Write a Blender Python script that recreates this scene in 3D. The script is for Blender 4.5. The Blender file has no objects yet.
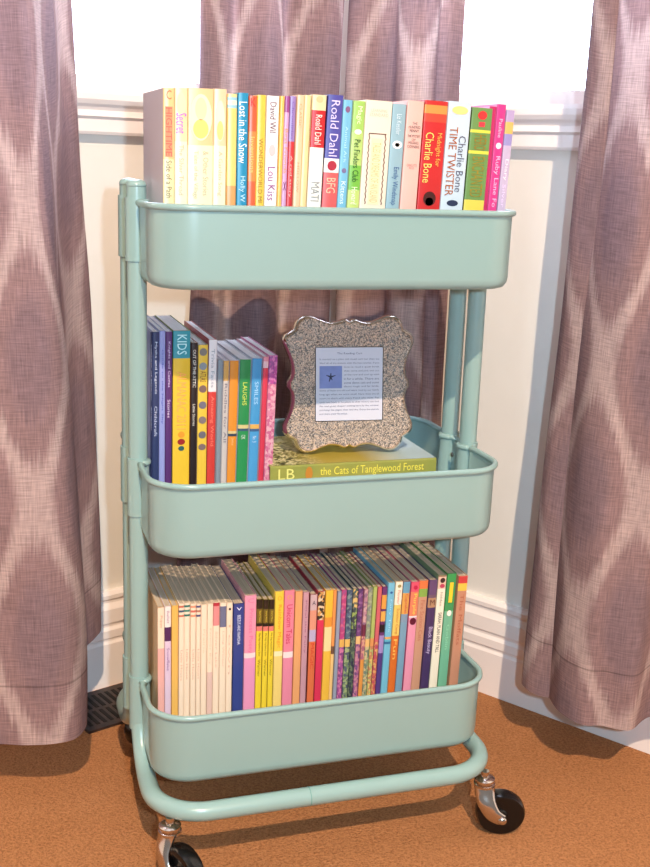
import bpy, bmesh, math, random
from mathutils import Vector, Matrix
PI = math.pi
sc = bpy.context.scene
COL = sc.collection

# ------------------------------------------------------------------ camera
cd = bpy.data.cameras.new('camera'); cam = bpy.data.objects.new('camera', cd); COL.objects.link(cam)
cR = Vector((0.95214, -0.30381, 0.03351)); cU = Vector((0.04122, 0.23627, 0.97081)); cF = Vector((0.30286, 0.92297, -0.23749))
mt = Matrix((cR, cU, -cF)).transposed().to_4x4(); mt.translation = Vector((-0.38326, -1.25473, 0.80123))
cam.matrix_world = mt
cd.sensor_fit = 'VERTICAL'; cd.sensor_height = 36.0; cd.lens = 1114.82*36/867; cd.clip_start = .02
sc.camera = cam

# ------------------------------------------------------------------ world: bright daylight outside the windows, dim warm room behind
wd = bpy.data.worlds.new('world'); sc.world = wd; wd.use_nodes = True
nt = wd.node_tree; nt.nodes.clear()
tc = nt.nodes.new('ShaderNodeTexCoord'); sx = nt.nodes.new('ShaderNodeSeparateXYZ'); rp = nt.nodes.new('ShaderNodeMapRange')
rp.interpolation_type = 'SMOOTHSTEP'; rp.inputs['From Min'].default_value = -.1; rp.inputs['From Max'].default_value = .25
mx = nt.nodes.new('ShaderNodeMix'); mx.data_type = 'RGBA'
DIM = (.28, .26, .25, 1); SKY = (7.5, 8.6, 11.0, 1)
mx.inputs[6].default_value = DIM; mx.inputs[7].default_value = SKY
bg = nt.nodes.new('ShaderNodeBackground'); wo = nt.nodes.new('ShaderNodeOutputWorld')
nt.links.new(tc.outputs['Generated'], sx.inputs[0]); nt.links.new(sx.outputs['Y'], rp.inputs['Value'])
nt.links.new(rp.outputs[0], mx.inputs[0]); nt.links.new(mx.outputs[2], bg.inputs[0]); nt.links.new(bg.outputs[0], wo.inputs[0])

# warm directional light from high behind the photographer
sl = bpy.data.lights.new('warm_high_light', 'POINT'); so = bpy.data.objects.new('warm_high_light', sl); COL.objects.link(so)
sl.energy = 1560; sl.color = (1, .76, .54); sl.shadow_soft_size = .045
so.location = (-.8, -4.1, 4.75)
# cool flash beside the camera
fl = bpy.data.lights.new('camera_flash', 'POINT'); fo = bpy.data.objects.new('camera_flash', fl); COL.objects.link(fo)
fl.energy = 47; fl.color = (.54, .79, 1.0); fl.shadow_soft_size = .018; fo.location = (-.30, -1.36, .86)

sc.view_settings.view_transform = 'Standard'; sc.view_settings.look = 'None'
sc.view_settings.exposure = 0.0; sc.view_settings.gamma = 1.0; sc.view_settings.use_curve_mapping = False

# ------------------------------------------------------------------ helpers
def lin1(c):
    c /= 255.0
    return c/12.92 if c <= .04045 else ((c+.055)/1.055)**2.4
def rgb(c): return (lin1(c[0]), lin1(c[1]), lin1(c[2]), 1.0)
MATS = {}
def mat(name, col, rough=.5, metal=0.0, spec=.5, coat=0.0):
    key = (name, col, rough, metal)
    if key in MATS: return MATS[key]
    m = bpy.data.materials.new(name); m.use_nodes = True
    b = m.node_tree.nodes['Principled BSDF']
    b.inputs['Base Color'].default_value = rgb(col); b.inputs['Roughness'].default_value = rough
    b.inputs['Metallic'].default_value = metal; b.inputs['Specular IOR Level'].default_value = spec
    b.inputs['Coat Weight'].default_value = coat; b.inputs['Coat Roughness'].default_value = .12
    MATS[key] = m
    return m
def nodes(m):
    t = m.node_tree; return t, t.nodes, t.links, t.nodes['Principled BSDF']
def noisy(name, col, amount=.08, scale=60, rough=.5, bump=.0, col2=None):
    key = (name, col, amount, scale)
    if key in MATS: return MATS[key]
    m = bpy.data.materials.new(name); m.use_nodes = True
    t, n, l, b = nodes(m)
    tcx = n.new('ShaderNodeTexCoord'); nz = n.new('ShaderNodeTexNoise'); nz.inputs['Scale'].default_value = scale; nz.inputs['Detail'].default_value = 4
    cr = n.new('ShaderNodeValToRGB'); c = rgb(col)
    d = rgb(col2) if col2 else tuple(x*(1-amount*3) for x in c[:3])+(1,)
    cr.color_ramp.elements[0].position = .3; cr.color_ramp.elements[0].color = d
    cr.color_ramp.elements[1].position = .7; cr.color_ramp.elements[1].color = c
    l.new(tcx.outputs['Object'], nz.inputs['Vector']); l.new(nz.outputs['Fac'], cr.inputs[0]); l.new(cr.outputs[0], b.inputs['Base Color'])
    b.inputs['Roughness'].default_value = rough
    if bump:
        bp = n.new('ShaderNodeBump'); bp.inputs['Strength'].default_value = bump; bp.inputs['Distance'].default_value = .002
        l.new(nz.outputs['Fac'], bp.inputs['Height']); l.new(bp.outputs[0], b.inputs['Normal'])
    MATS[key] = m
    return m
def busy(c1, c2, c3):
    key = ('busy', c1, c2, c3)
    if key in MATS: return MATS[key]
    m = bpy.data.materials.new('printed_speckle'); m.use_nodes = True
    t, n, l, b = nodes(m)
    tcx = n.new('ShaderNodeTexCoord'); v = n.new('ShaderNodeTexVoronoi'); v.inputs['Scale'].default_value = 330
    sp = n.new('ShaderNodeSeparateColor'); cr = n.new('ShaderNodeValToRGB'); cr.color_ramp.interpolation = 'CONSTANT'
    e = cr.color_ramp.elements; e[0].color = rgb(c1); e[1].position = .4; e[1].color = rgb(c2); q = e.new(.7); q.color = rgb(c3)
    l.new(tcx.outputs['Object'], v.inputs['Vector']); l.new(v.outputs['Color'], sp.inputs[0]); l.new(sp.outputs[0], cr.inputs[0])
    l.new(cr.outputs[0], b.inputs['Base Color']); b.inputs['Roughness'].default_value = .4
    MATS[key] = m
    return m

def link(name, me, mats, parent=None, smooth=False, loc=None):
    o = bpy.data.objects.new(name, me); COL.objects.link(o)
    for m in (mats if isinstance(mats, (list, tuple)) else [mats]): me.materials.append(m)
    if smooth:
        for p_ in me.polygons: p_.use_smooth = True
    if parent: o.parent = parent
    if loc is not None: o.location = loc
    return o
def from_bm(name, bm, mats, parent=None, smooth=False, loc=None, auto=None):
    bmesh.ops.recalc_face_normals(bm, faces=bm.faces)
    me = bpy.data.meshes.new(name); bm.to_mesh(me); bm.free()
    o = link(name, me, mats, parent, smooth or auto is not None, loc)
    if auto is not None: me.set_sharp_from_angle(angle=math.radians(auto))
    return o
def empty(name, label, cat, loc=(0,0,0), group=None, rotz=0):
    o = bpy.data.objects.new(name, None); COL.objects.link(o); o.location = loc; o.rotation_euler = (0,0,rotz)
    o.empty_display_size = .02
    return tag(o, label, cat, group)
def tag(o, label, cat, group=None):
    o['label'] = label; o['category'] = cat
    if group: o['group'] = group
    return o
def struct(o): o['kind'] = 'structure'; return o
def box(bm, x0, x1, y0, y1, z0, z1, mi=0, M=None):
    vs = [bm.verts.new(Vector((x, y, z)) if M is None else M @ Vector((x, y, z))) for x in (x0, x1) for y in (y0, y1) for z in (z0, z1)]
    for f in ((0,1,3,2), (4,6,7,5), (0,4,5,1), (2,3,7,6), (0,2,6,4), (1,5,7,3)):
        q = bm.faces.new([vs[i] for i in f]); q.material_index = mi
    return vs
def fillet(pts, radii, n=10):
    out = [Vector(pts[0])]
    for i in range(1, len(pts)-1):
        P, A, B = Vector(pts[i]), Vector(pts[i-1]), Vector(pts[i+1]); r = radii[i]
        u = (A-P).normalized(); v = (B-P).normalized(); ang = u.angle(v); d = r/math.tan(ang/2)
        p0 = P+u*d; c = P+(u+v).normalized()*(r/math.sin(ang/2))
        a0 = (p0-c); a1 = (P+v*d-c); tot = a0.angle(a1); ax = a0.cross(a1).normalized()
        for k in range(n+1): out.append(c+Matrix.Rotation(tot*k/n, 3, ax) @ a0)
    out.append(Vector(pts[-1])); return out
def sweep(bm, pts, r, seg=16, closed=False, cap=True, rad=None, mi=0, prof=None):
    pts = [Vector(q) for q in pts]; n = len(pts); T = []
    for i in range(n):
        if closed: t = pts[(i+1) % n]-pts[i-1]
        else: t = pts[min(i+1, n-1)]-pts[max(i-1, 0)]
        T.append(t.normalized())
    N = T[0].orthogonal().normalized()
    if abs(T[0].z) < .9: N = (Vector((0,0,1))-T[0]*T[0].z).normalized()
    rings = []
    for i in range(n):
        if i: N = (T[i-1].rotation_difference(T[i]) @ N); N = (N-T[i]*N.dot(T[i])).normalized()
        Bn = T[i].cross(N); rr_ = rad[i] if rad else r
        if prof: ring = [bm.verts.new(pts[i]+N*a+Bn*b_) for a, b_ in prof]
        else: ring = [bm.verts.new(pts[i]+(N*math.cos(2*PI*k/seg)+Bn*math.sin(2*PI*k/seg))*rr_) for k in range(seg)]
        rings.append(ring)
    sg = len(rings[0])
    for i in range(n if closed else n-1):
        a, b_ = rings[i], rings[(i+1) % n]
        for k in range(sg): q = bm.faces.new((a[k], a[(k+1) % sg], b_[(k+1) % sg], b_[k])); q.material_index = mi
    if cap and not closed:
        bm.faces.new(rings[0][::-1]).material_index = mi; bm.faces.new(rings[-1]).material_index = mi
def lathe(bm, prof, seg=28, M=None, mi=0):
    rings = []
    for r, z in prof:
        if r < 1e-6: rings.append([bm.verts.new((M or Matrix()) @ Vector((0, 0, z)))])
        else: rings.append([bm.verts.new((M or Matrix()) @ Vector((r*math.cos(2*PI*k/seg), r*math.sin(2*PI*k/seg), z))) for k in range(seg)])
    for a, b_ in zip(rings, rings[1:]):
        for k in range(seg):
            k2 = (k+1) % seg
            if len(a) == 1 and len(b_) == 1: continue
            if len(a) == 1: f = (a[0], b_[k], b_[k2])
            elif len(b_) == 1: f = (a[k], b_[0], a[k2])
            else: f = (a[k], b_[k], b_[k2], a[k2])
            bm.faces.new(f).material_index = mi
    if len(rings[0]) > 1: bm.faces.new(rings[0]).material_index = mi
    if len(rings[-1]) > 1: bm.faces.new(rings[-1]).material_index = mi
def text_mesh(s, length, height):
    cu = bpy.data.curves.new('t', 'FONT'); cu.body = s; cu.align_x = 'CENTER'; cu.align_y = 'CENTER'; cu.resolution_u = 2; cu.offset = 0
    ob = bpy.data.objects.new('t', cu); COL.objects.link(ob)
    bpy.context.view_layer.update()
    me = bpy.data.meshes.new_from_object(ob.evaluated_get(bpy.context.evaluated_depsgraph_get()))
    bpy.data.objects.remove(ob); bpy.data.curves.remove(cu)
    me.materials.clear()
    xs = [v.co.x for v in me.vertices]; ys = [v.co.y for v in me.vertices]
    w = max(xs)-min(xs); h = max(ys)-min(ys); cx = (max(xs)+min(xs))/2; cy = (max(ys)+min(ys))/2
    sxx = length/w; syy = height/h
    for v in me.vertices: v.co = Vector(((v.co.x-cx)*sxx, (v.co.y-cy)*syy, 0))
    return me

# ------------------------------------------------------------------ setting: carpet, two walls meeting in the corner
DL = Vector((0.93524, 0.35402, 0)); NL = Vector((0.35402, -0.93524, 0))       # wall_left: direction and inward normal
DR = Vector((0.54807, -0.83643, 0)); NR = Vector((-0.83643, -0.54807, 0))
COR = Vector((0.175, 0.506, 0))

m = bpy.data.materials.new('carpet'); m.use_nodes = True
t, n, l, b = nodes(m)
tcx = n.new('ShaderNodeTexCoord'); mp = n.new('ShaderNodeMapping'); mp.inputs['Rotation'].default_value = (0, 0, .35)
v = n.new('ShaderNodeTexVoronoi'); v.inputs['Scale'].default_value = 420; v.inputs['Randomness'].default_value = .8
nz = n.new('ShaderNodeTexNoise'); nz.inputs['Scale'].default_value = 260; nz.inputs['Detail'].default_value = 2
nb = n.new('ShaderNodeTexNoise'); nb.inputs['Scale'].default_value = 7; nb.inputs['Detail'].default_value = 3
ad = n.new('ShaderNodeMath'); ad.operation = 'MULTIPLY_ADD'; ad.inputs[1].default_value = .55
cr = n.new('ShaderNodeValToRGB'); e = cr.color_ramp.elements
e[0].position = .3; e[0].color = rgb((118, 76, 47)); e[1].position = .95; e[1].color = rgb((178, 122, 80))
l.new(tcx.outputs['Object'], mp.inputs[0]); l.new(mp.outputs[0], v.inputs['Vector']); l.new(mp.outputs[0], nz.inputs['Vector']); l.new(mp.outputs[0], nb.inputs['Vector'])
l.new(v.outputs['Distance'], ad.inputs[0]); l.new(nz.outputs['Fac'], ad.inputs[2])
l.new(ad.outputs[0], cr.inputs[0]); l.new(cr.outputs[0], b.inputs['Base Color'])
bp = n.new('ShaderNodeBump'); bp.inputs['Strength'].default_value = .6; bp.inputs['Distance'].default_value = .003
l.new(ad.outputs[0], bp.inputs['Height']); l.new(bp.outputs[0], b.inputs['Normal'])
b.inputs['Roughness'].default_value = .95; b.inputs['Specular IOR Level'].default_value = .1
CARPET = m

def poly_prism(name, pts, z0, z1, m_):
    bm = bmesh.new(); A = [bm.verts.new((x, y, z0)) for x, y in pts]; B = [bm.verts.new((x, y, z1)) for x, y in pts]
    bm.faces.new(A[::-1]); bm.faces.new(B)
    for i in range(len(pts)): j = (i+1) % len(pts); bm.faces.new((A[i], A[j], B[j], B[i]))
    return from_bm(name, bm, m_)
LE = COR-DL*2.4; RE = COR+DR*2.2
fl_pts = [(-2.3, -2.2), (1.6, -2.2), ((RE-NR*.12).x, (RE-NR*.12).y), ((COR+Vector((.05, .14, 0))).x, (COR+Vector((.05, .14, 0))).y), ((LE-NL*.12).x, (LE-NL*.12).y)]
struct(poly_prism('floor', fl_pts, -.05, 0, CARPET))
WALLM = noisy('painted_wall', (236, 232, 224), .012, 14, .75)
TRIM = mat('white_trim_paint', (244, 236, 232), .4)
CEIL = mat('ceiling_paint', (235, 232, 226), .9)
GLASS = bpy.data.materials.new('window_glass'); GLASS.use_nodes = True
t = GLASS.node_tree; t.nodes.clear(); o_ = t.nodes.new('ShaderNodeOutputMaterial'); mi_ = t.nodes.new('ShaderNodeMixShader'); mi_.inputs[0].default_value = .05
tr = t.nodes.new('ShaderNodeBsdfTransparent'); gl = t.nodes.new('ShaderNodeBsdfGlossy'); gl.inputs['Roughness'].default_value = .02
t.links.new(tr.outputs[0], mi_.inputs[1]); t.links.new(gl.outputs[0], mi_.inputs[2]); t.links.new(mi_.outputs[0], o_.inputs[0])

ZT = 2.4; ZS = .886; ZH = 2.1
def wall_frame(O, D, N):        # local frame: x along the wall, y out into the room, z up
    M_ = Matrix((D, N, Vector((0, 0, 1)))).transposed().to_4x4(); M_.translation = O; return M_
def wall(name, M_, x0, x1, wx0, wx1):
    bm = bmesh.new()
    for a in ((x0, wx0, 0, ZT), (wx1, x1, 0, ZT), (wx0, wx1, 0, ZS-.02), (wx0, wx1, ZH, ZT)):
        box(bm, a[0], a[1], -.12, 0, a[2], a[3], 0, M_)
    struct(from_bm(name, bm, WALLM))
ML = wall_frame(COR, -DL, NL); MR = wall_frame(COR, DR, NR)     # x measured from the corner on both
wall('wall_left', ML, -.0, 2.4, .10, .95); wall('wall_right', MR, -.0, 2.2, .10, .78)
def sweep_profile(name, M_, x0, x1, prof, m_):
    bm = bmesh.new(); A = [bm.verts.new(M_ @ Vector((x0, y, z))) for y, z in prof]; B = [bm.verts.new(M_ @ Vector((x1, y, z))) for y, z in prof]
    bm.faces.new(A); bm.faces.new(B[::-1])
    for i in range(len(prof)): j = (i+1) % len(prof); bm.faces.new((A[i], B[i], B[j], A[j]))
    return from_bm(name, bm, m_)
BB = [(0, 0), (.017, 0), (.017, .070), (.0145, .074), (.0145, .077), (.017, .080), (.017, .092), (.0135, .097), (.0135, .100), (.016, .104), (.015, .125), (.009, .134), (.009, .138), (.012, .141), (.012, .147), (.008, .152), (0, .152)]
struct(sweep_profile('baseboard_left', ML, 0.012, 2.4, BB, TRIM)); struct(sweep_profile('baseboard_right', MR, 0.012, 2.2, BB, TRIM))
SILL = [(0, .826), (.012, .826), (.014, .830), (.014, .846), (.018, .850), (.016, .858), (.018, .862), (.022, .866), (.025, .872), (.025, .880), (.022, .886), (-.118, .886), (-.118, .867), (0, .866)]
struct(sweep_profile('trim_1', ML, .06, 1.0, SILL, TRIM)); struct(sweep_profile('trim_2', MR, .06, .83, SILL, TRIM))
def window(name, M_, x0, x1):
    bm = bmesh.new(); f = .032
    for z0, z1 in ((ZS, ZS+.022), (ZH-f, ZH), (1.46, 1.50)): box(bm, x0, x1, -.085, -.045, z0, z1, 0, M_)
    for a, b_ in ((x0, x0+f), (x1-f, x1)): box(bm, a, b_, -.085, -.045, ZS+.022, ZH-f, 0, M_)
    o = from_bm(name, bm, TRIM); struct(o)
    bm = bmesh.new(); box(bm, x0+f, x1-f, -.068, -.064, ZS+.022, 1.46, 0, M_); box(bm, x0+f, x1-f, -.068, -.064, 1.50, ZH-f, 0, M_)
    g = from_bm('window_pane', bm, GLASS, o)
window('window_1', ML, .10, .95); window('window_2', MR, .10, .78)
ce_pts = [(-2.3, -1.0), (1.3, -1.0), ((RE-NR*.12).x, (RE-NR*.12).y+.3), ((COR+Vector((.05, .14, 0))).x, (COR+Vector((.05, .14, 0))).y), ((LE-NL*.12).x, (LE-NL*.12).y)]
struct(poly_prism('ceiling', ce_pts, ZT, ZT+.05, CEIL))

# ------------------------------------------------------------------ curtains
def curtain_mat():
    m = bpy.data.materials.new('ikat_linen'); m.use_nodes = True
    t, n, l, b = nodes(m)
    uv = n.new('ShaderNodeUVMap'); uv.uv_map = 'cloth'
    def M2(op, a, b_=None, c=None):
        q = n.new('ShaderNodeMath'); q.operation = op
        for i, val in enumerate((a, b_, c)):
            if val is None: continue
            if isinstance(val, (int, float)): q.inputs[i].default_value = val
            else: l.new(val, q.inputs[i])
        return q.outputs[0]
    s = n.new('ShaderNodeSeparateXYZ'); l.new(uv.outputs[0], s.inputs[0]); U_, V_ = s.outputs[0], s.outputs[1]
    # ragged ikat edge: noise stretched along the height
    mp = n.new('ShaderNodeMapping'); mp.inputs['Scale'].default_value = (330, 9, 1); l.new(uv.outputs[0], mp.inputs[0])
    r1 = n.new('ShaderNodeTexNoise'); r1.inputs['Scale'].default_value = 1; r1.inputs['Detail'].default_value = 2; l.new(mp.outputs[0], r1.inputs['Vector'])
    vv = M2('MULTIPLY_ADD', r1.outputs['Fac'], .06, V_)
    cu_ = M2('COSINE', M2('MULTIPLY', U_, 2*PI/.15)); cv_ = M2('COSINE', M2('MULTIPLY', vv, 2*PI/.34))
    d = M2('ABSOLUTE', M2('ADD', cu_, cv_))
    band = n.new('ShaderNodeMapRange'); band.interpolation_type = 'SMOOTHSTEP'; l.new(d, band.inputs[0])
    band.inputs['From Min'].default_value = .10; band.inputs['From Max'].default_value = .60; band.inputs['To Min'].default_value = 1; band.inputs['To Max'].default_value = 0
    inner = n.new('ShaderNodeMapRange'); l.new(d, inner.inputs[0]); inner.inputs['From Min'].default_value = 1.0; inner.inputs['From Max'].default_value = 1.5
    mxa = n.new('ShaderNodeMix'); mxa.data_type = 'RGBA'; mxa.inputs[6].default_value = rgb((152, 124, 124)); mxa.inputs[7].default_value = rgb((140, 116, 120)); l.new(inner.outputs[0], mxa.inputs[0])
    mxb = n.new('ShaderNodeMix'); mxb.data_type = 'RGBA'; mxb.inputs[7].default_value = rgb((190, 166, 162)); l.new(mxa.outputs[2], mxb.inputs[6]); l.new(band.outputs[0], mxb.inputs[0])
    # woven slubs
    mh = n.new('ShaderNodeMapping'); mh.inputs['Scale'].default_value = (35, 620, 1); l.new(uv.outputs[0], mh.inputs[0])
    nh = n.new('ShaderNodeTexNoise'); nh.inputs['Scale'].default_value = 1; nh.inputs['Detail'].default_value = 1; l.new(mh.outputs[0], nh.inputs['Vector'])
    mv = n.new('ShaderNodeMapping'); mv.inputs['Scale'].default_value = (620, 35, 1); l.new(uv.outputs[0], mv.inputs[0])
    nv = n.new('ShaderNodeTexNoise'); nv.inputs['Scale'].default_value = 1; nv.inputs['Detail'].default_value = 1; l.new(mv.outputs[0], nv.inputs['Vector'])
    wv = M2('ADD', nh.outputs['Fac'], nv.outputs['Fac'])
    br = M2('MULTIPLY_ADD', wv, .75, .25)
    hem = M2('LESS_THAN', M2('ABSOLUTE', M2('SUBTRACT', V_, .078)), .0011)
    br2 = M2('MULTIPLY', br, M2('MULTIPLY_ADD', hem, -.35, 1.0))
    mul = n.new('ShaderNodeVectorMath'); mul.operation = 'SCALE'; l.new(mxb.outputs[2], mul.inputs[0]); l.new(br2, mul.inputs['Scale'])
    l.new(mul.outputs[0], b.inputs['Base Color']); b.inputs['Roughness'].default_value = .85; b.inputs['Specular IOR Level'].default_value = .2
    bp = n.new('ShaderNodeBump'); bp.inputs['Strength'].default_value = .35; bp.inputs['Distance'].default_value = .0012; l.new(wv, bp.inputs['Height']); l.new(bp.outputs[0], b.inputs['Normal'])
    # thin cloth lets some window light through
    out = [q for q in n if q.type == 'OUTPUT_MATERIAL'][0]
    trl = n.new('ShaderNodeBsdfTranslucent'); l.new(mul.outputs[0], trl.inputs['Color']); ms = n.new('ShaderNodeMixShader'); ms.inputs[0].default_value = .28
    l.new(b.outputs[0], ms.inputs[1]); l.new(trl.outputs[0], ms.inputs[2]); l.new(ms.outputs[0], out.inputs[0])
    return m
LINEN = curtain_mat()
def catmull(P, per=10):
    out = []
    for i in range(len(P)-1):
        p0, p1, p2, p3 = P[max(i-1, 0)], P[i], P[i+1], P[min(i+2, len(P)-1)]
        for k in range(per):
            t_ = k/per
            out.append(tuple(.5*((2*b_)+(-a+c)*t_+(2*a-5*b_+4*c-d)*t_*t_+(-a+3*b_-3*c+d)*t_**3) for a, b_, c, d in zip(p0, p1, p2, p3)))
    out.append(tuple(P[-1])); return out
def curtain(name, label, hem, top, u0=0.0, seed=1, group=None, v0=0.0):
    """hem and top: lists of (x, y, z) / (x, y) fold points"""
    rnd = random.Random(seed)
    H = catmull(hem, 10); T_ = catmull([(a[0], a[1], 0) for a in top], 10)
    bm = bmesh.new(); uvl = bm.loops.layers.uv.new('cloth'); nzv = 46; grid = []; us = [u0]
    for i in range(1, len(H)): us.append(us[-1]+math.hypot(H[i][0]-H[i-1][0], H[i][1]-H[i-1][1]))
    ph = [rnd.uniform(0, 6) for _ in range(4)]
    for j in range(nzv+1):
        s_ = (j/nzv)**1.5; row = []
        for i, h in enumerate(H):
            z = h[2]+(ZT-h[2])*s_; k = min(1.0, (z-h[2])/1.0); k = k*k*(3-2*k)
            x = h[0]*(1-k)+T_[i][0]*k; y = h[1]*(1-k)+T_[i][1]*k
            w = .0022*math.sin(7*z+ph[0]+us[i]*25)+.0012*math.sin(19*z+ph[1]+us[i]*60)
            row.append((bm.verts.new((x+w, y+w, z)), us[i], z-h[2]+v0))
        grid.append(row)
    for j in range(nzv):
        for i in range(len(H)-1):
            q = (grid[j][i], grid[j][i+1], grid[j+1][i+1], grid[j+1][i]); f = bm.faces.new([a[0] for a in q])
            for lp, a in zip(f.loops, q): lp[uvl].uv = (a[1], a[2])
    me = bpy.data.meshes.new(name); bm.to_mesh(me); bm.free()
    o = link(name, me, LINEN, None, True)
    return tag(o, label, 'curtain', group)
# right curtain: outer narrow fold, deep pleat, wide front fold
curtain('curtain', 'taupe ikat curtain hanging at the right edge of the picture, beside the cart wheel',
    [(.405,.075,.10),(.352,.040,.098),(.343,.018,.096),(.350,.000,.092),(.366,-.012,.090),(.374,-.006,.090),(.380,.028,.091),(.371,.028,.091),(.358,-.030,.091),(.360,-.058,.090),(.374,-.086,.088),(.395,-.094,.088),(.415,-.108,.087),(.432,-.112,.087),(.470,-.092,.088),(.500,-.105,.088),(.530,-.12,.088)],
    [(.420,.075),(.375,.042),(.362,.020),(.366,.004),(.376,-.010),(.384,-.004),(.390,.032),(.381,.028),(.372,-.030),(.374,-.058),(.386,-.082),(.405,-.088),(.423,-.102),(.440,-.106),(.474,-.088),(.502,-.102),(.530,-.12)],
    u0=.02, seed=3, group='taupe ikat curtains', v0=.0)
# left curtain: wide front face, side return, far fold near the wall
curtain('curtain', 'taupe ikat curtain hanging at the left edge of the picture',
    [(-.470,.085,.092),(-.434,.066,.092),(-.400,.046,.092),(-.364,.040,.092),(-.330,.030,.092),(-.300,.026,.092),(-.272,.034,.092),(-.256,.060,.093),(-.256,.090,.095),(-.262,.130,.10),(-.262,.175,.11),(-.246,.205,.13),(-.226,.222,.14),(-.215,.240,.145),(-.226,.262,.145),(-.262,.272,.13)],
    [(-.470,.085),(-.434,.066),(-.400,.050),(-.364,.044),(-.330,.034),(-.312,.028),(-.303,.034),(-.297,.056),(-.290,.090),(-.280,.130),(-.270,.175),(-.262,.205),(-.250,.222),(-.243,.240),(-.252,.262),(-.272,.272)],
    u0=.055, seed=5, group='taupe ikat curtains')
curtain('curtain', 'taupe curtain panel behind the books, left of the two hanging in the corner',
    [(-.085,.345,.09),(-.098,.305,.09),(-.085,.292,.09),(-.05,.312,.09),(-.028,.335,.09),(-.005,.318,.09),(.022,.300,.09),(.05,.325,.09),(.07,.365,.09),(.095,.345,.09),(.12,.330,.09),(.140,.352,.09),(.150,.385,.09)],
    [(-.050,.345),(-.064,.312),(-.055,.300),(-.03,.312),(-.012,.335),(.005,.322),(.028,.305),(.05,.325),(.07,.365),(.095,.350),(.125,.336),(.150,.355),(.160,.385)], u0=.03, seed=8, group='taupe ikat curtains')
curtain('curtain', 'taupe curtain panel behind the books, right of the two hanging in the corner',
    [(.178,.400,.09),(.160,.372,.09),(.160,.352,.09),(.176,.335,.09),(.202,.335,.09),(.220,.318,.09),(.212,.285,.09),(.222,.262,.09),(.242,.256,.09),(.252,.238,.09),(.246,.218,.09),(.258,.205,.09),(.280,.215,.09)],
    [(.178,.400),(.164,.372),(.164,.352),(.178,.338),(.202,.335),(.218,.318),(.212,.285),(.222,.262),(.240,.256),(.250,.238),(.246,.222),(.256,.210),(.276,.215)], u0=.10, seed=11, group='taupe ikat curtains')

# ------------------------------------------------------------------ floor register by the left wall
VM = noisy('bronze_metal', (62, 44, 38), .12, 90, .4, col2=(24, 20, 24)); VD = mat('vent_dark', (12, 10, 10), .8)
vt = empty('floor_vent', 'dark bronze floor vent lying on the carpet against the left wall', 'floor vent', tuple(ML @ Vector((.385, .075, 0))), rotz=math.atan2(DL.y, DL.x))
bm = bmesh.new(); box(bm, -.11, .11, -.058, .050, 0, .004); from_bm('vent_plate', bm, VM, vt)
bm = bmesh.new()
for k in range(19):
    for y0, y1 in ((-.046, -.008), (.0, .038)): box(bm, -.102+k*.011, -.0965+k*.011, y0, y1, .0041, .0046)
from_bm('slots', bm, VD, vt)

# ------------------------------------------------------------------ the rolling cart
TEAL = noisy('turquoise_enamel', (142, 172, 168), .004, 30, .30)
TEAL.node_tree.nodes['Principled BSDF'].inputs['Coat Weight'].default_value = .35
CHROME = mat('chrome', (205, 196, 188), .16, 1.0); RUBBER = mat('black_rubber', (10, 10, 11), .22); STEEL = mat('steel_screw', (150, 150, 148), .3, 1.0)
A_, B_, RC, HT, PX, PD, PR = .2086, .1448, .050, .0862, .2050, .0275, .0108
cart = empty('utility_cart', 'turquoise three tier metal rolling cart full of books', 'cart', (.002, 0, 0))
def tray_outline(a, b_, r, notch=True, off=0.0, n=10):
    """closed loop, counter-clockwise; the short ends bend inward round the two posts"""
    pts = []
    def arc(cx, cy, t0):
        for k in range(n+1):
            q = math.radians(t0+90*k/n); pts.append((cx+r*math.cos(q), cy+r*math.sin(q)))
    def side(sg):     # going +y on the right side
        R_ = .0114; o = []
        hw = PD+R_+.006
        ys = [-hw-.004, -hw]
        o.append((a, -hw-.006)); o.append((a-.003, -hw))
        for c in (-PD, PD):
            for k in range(11):
                q = PI-PI*.0-(-1)*0; th = -PI/2-PI*k/10     # from -y side round the inner face to +y side
                o.append((PX-off+R_*math.cos(th), c+R_*math.sin(th)))
        o.append((a-.003, hw)); o.append((a, hw+.006))
        return [(x-(off if i in (0, len(o)-1) else 0)*0, y) for i, (x, y) in enumerate(o)]
    arc(a-r, -b_+r, -90)
    if notch: pts += side(1)
    arc(a-r, b_-r, 0); arc(-a+r, b_-r, 90)
    if notch: pts += [(-x, -y) for x, y in side(1)]
    arc(-a+r, -b_+r, 180)
    return pts
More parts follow.
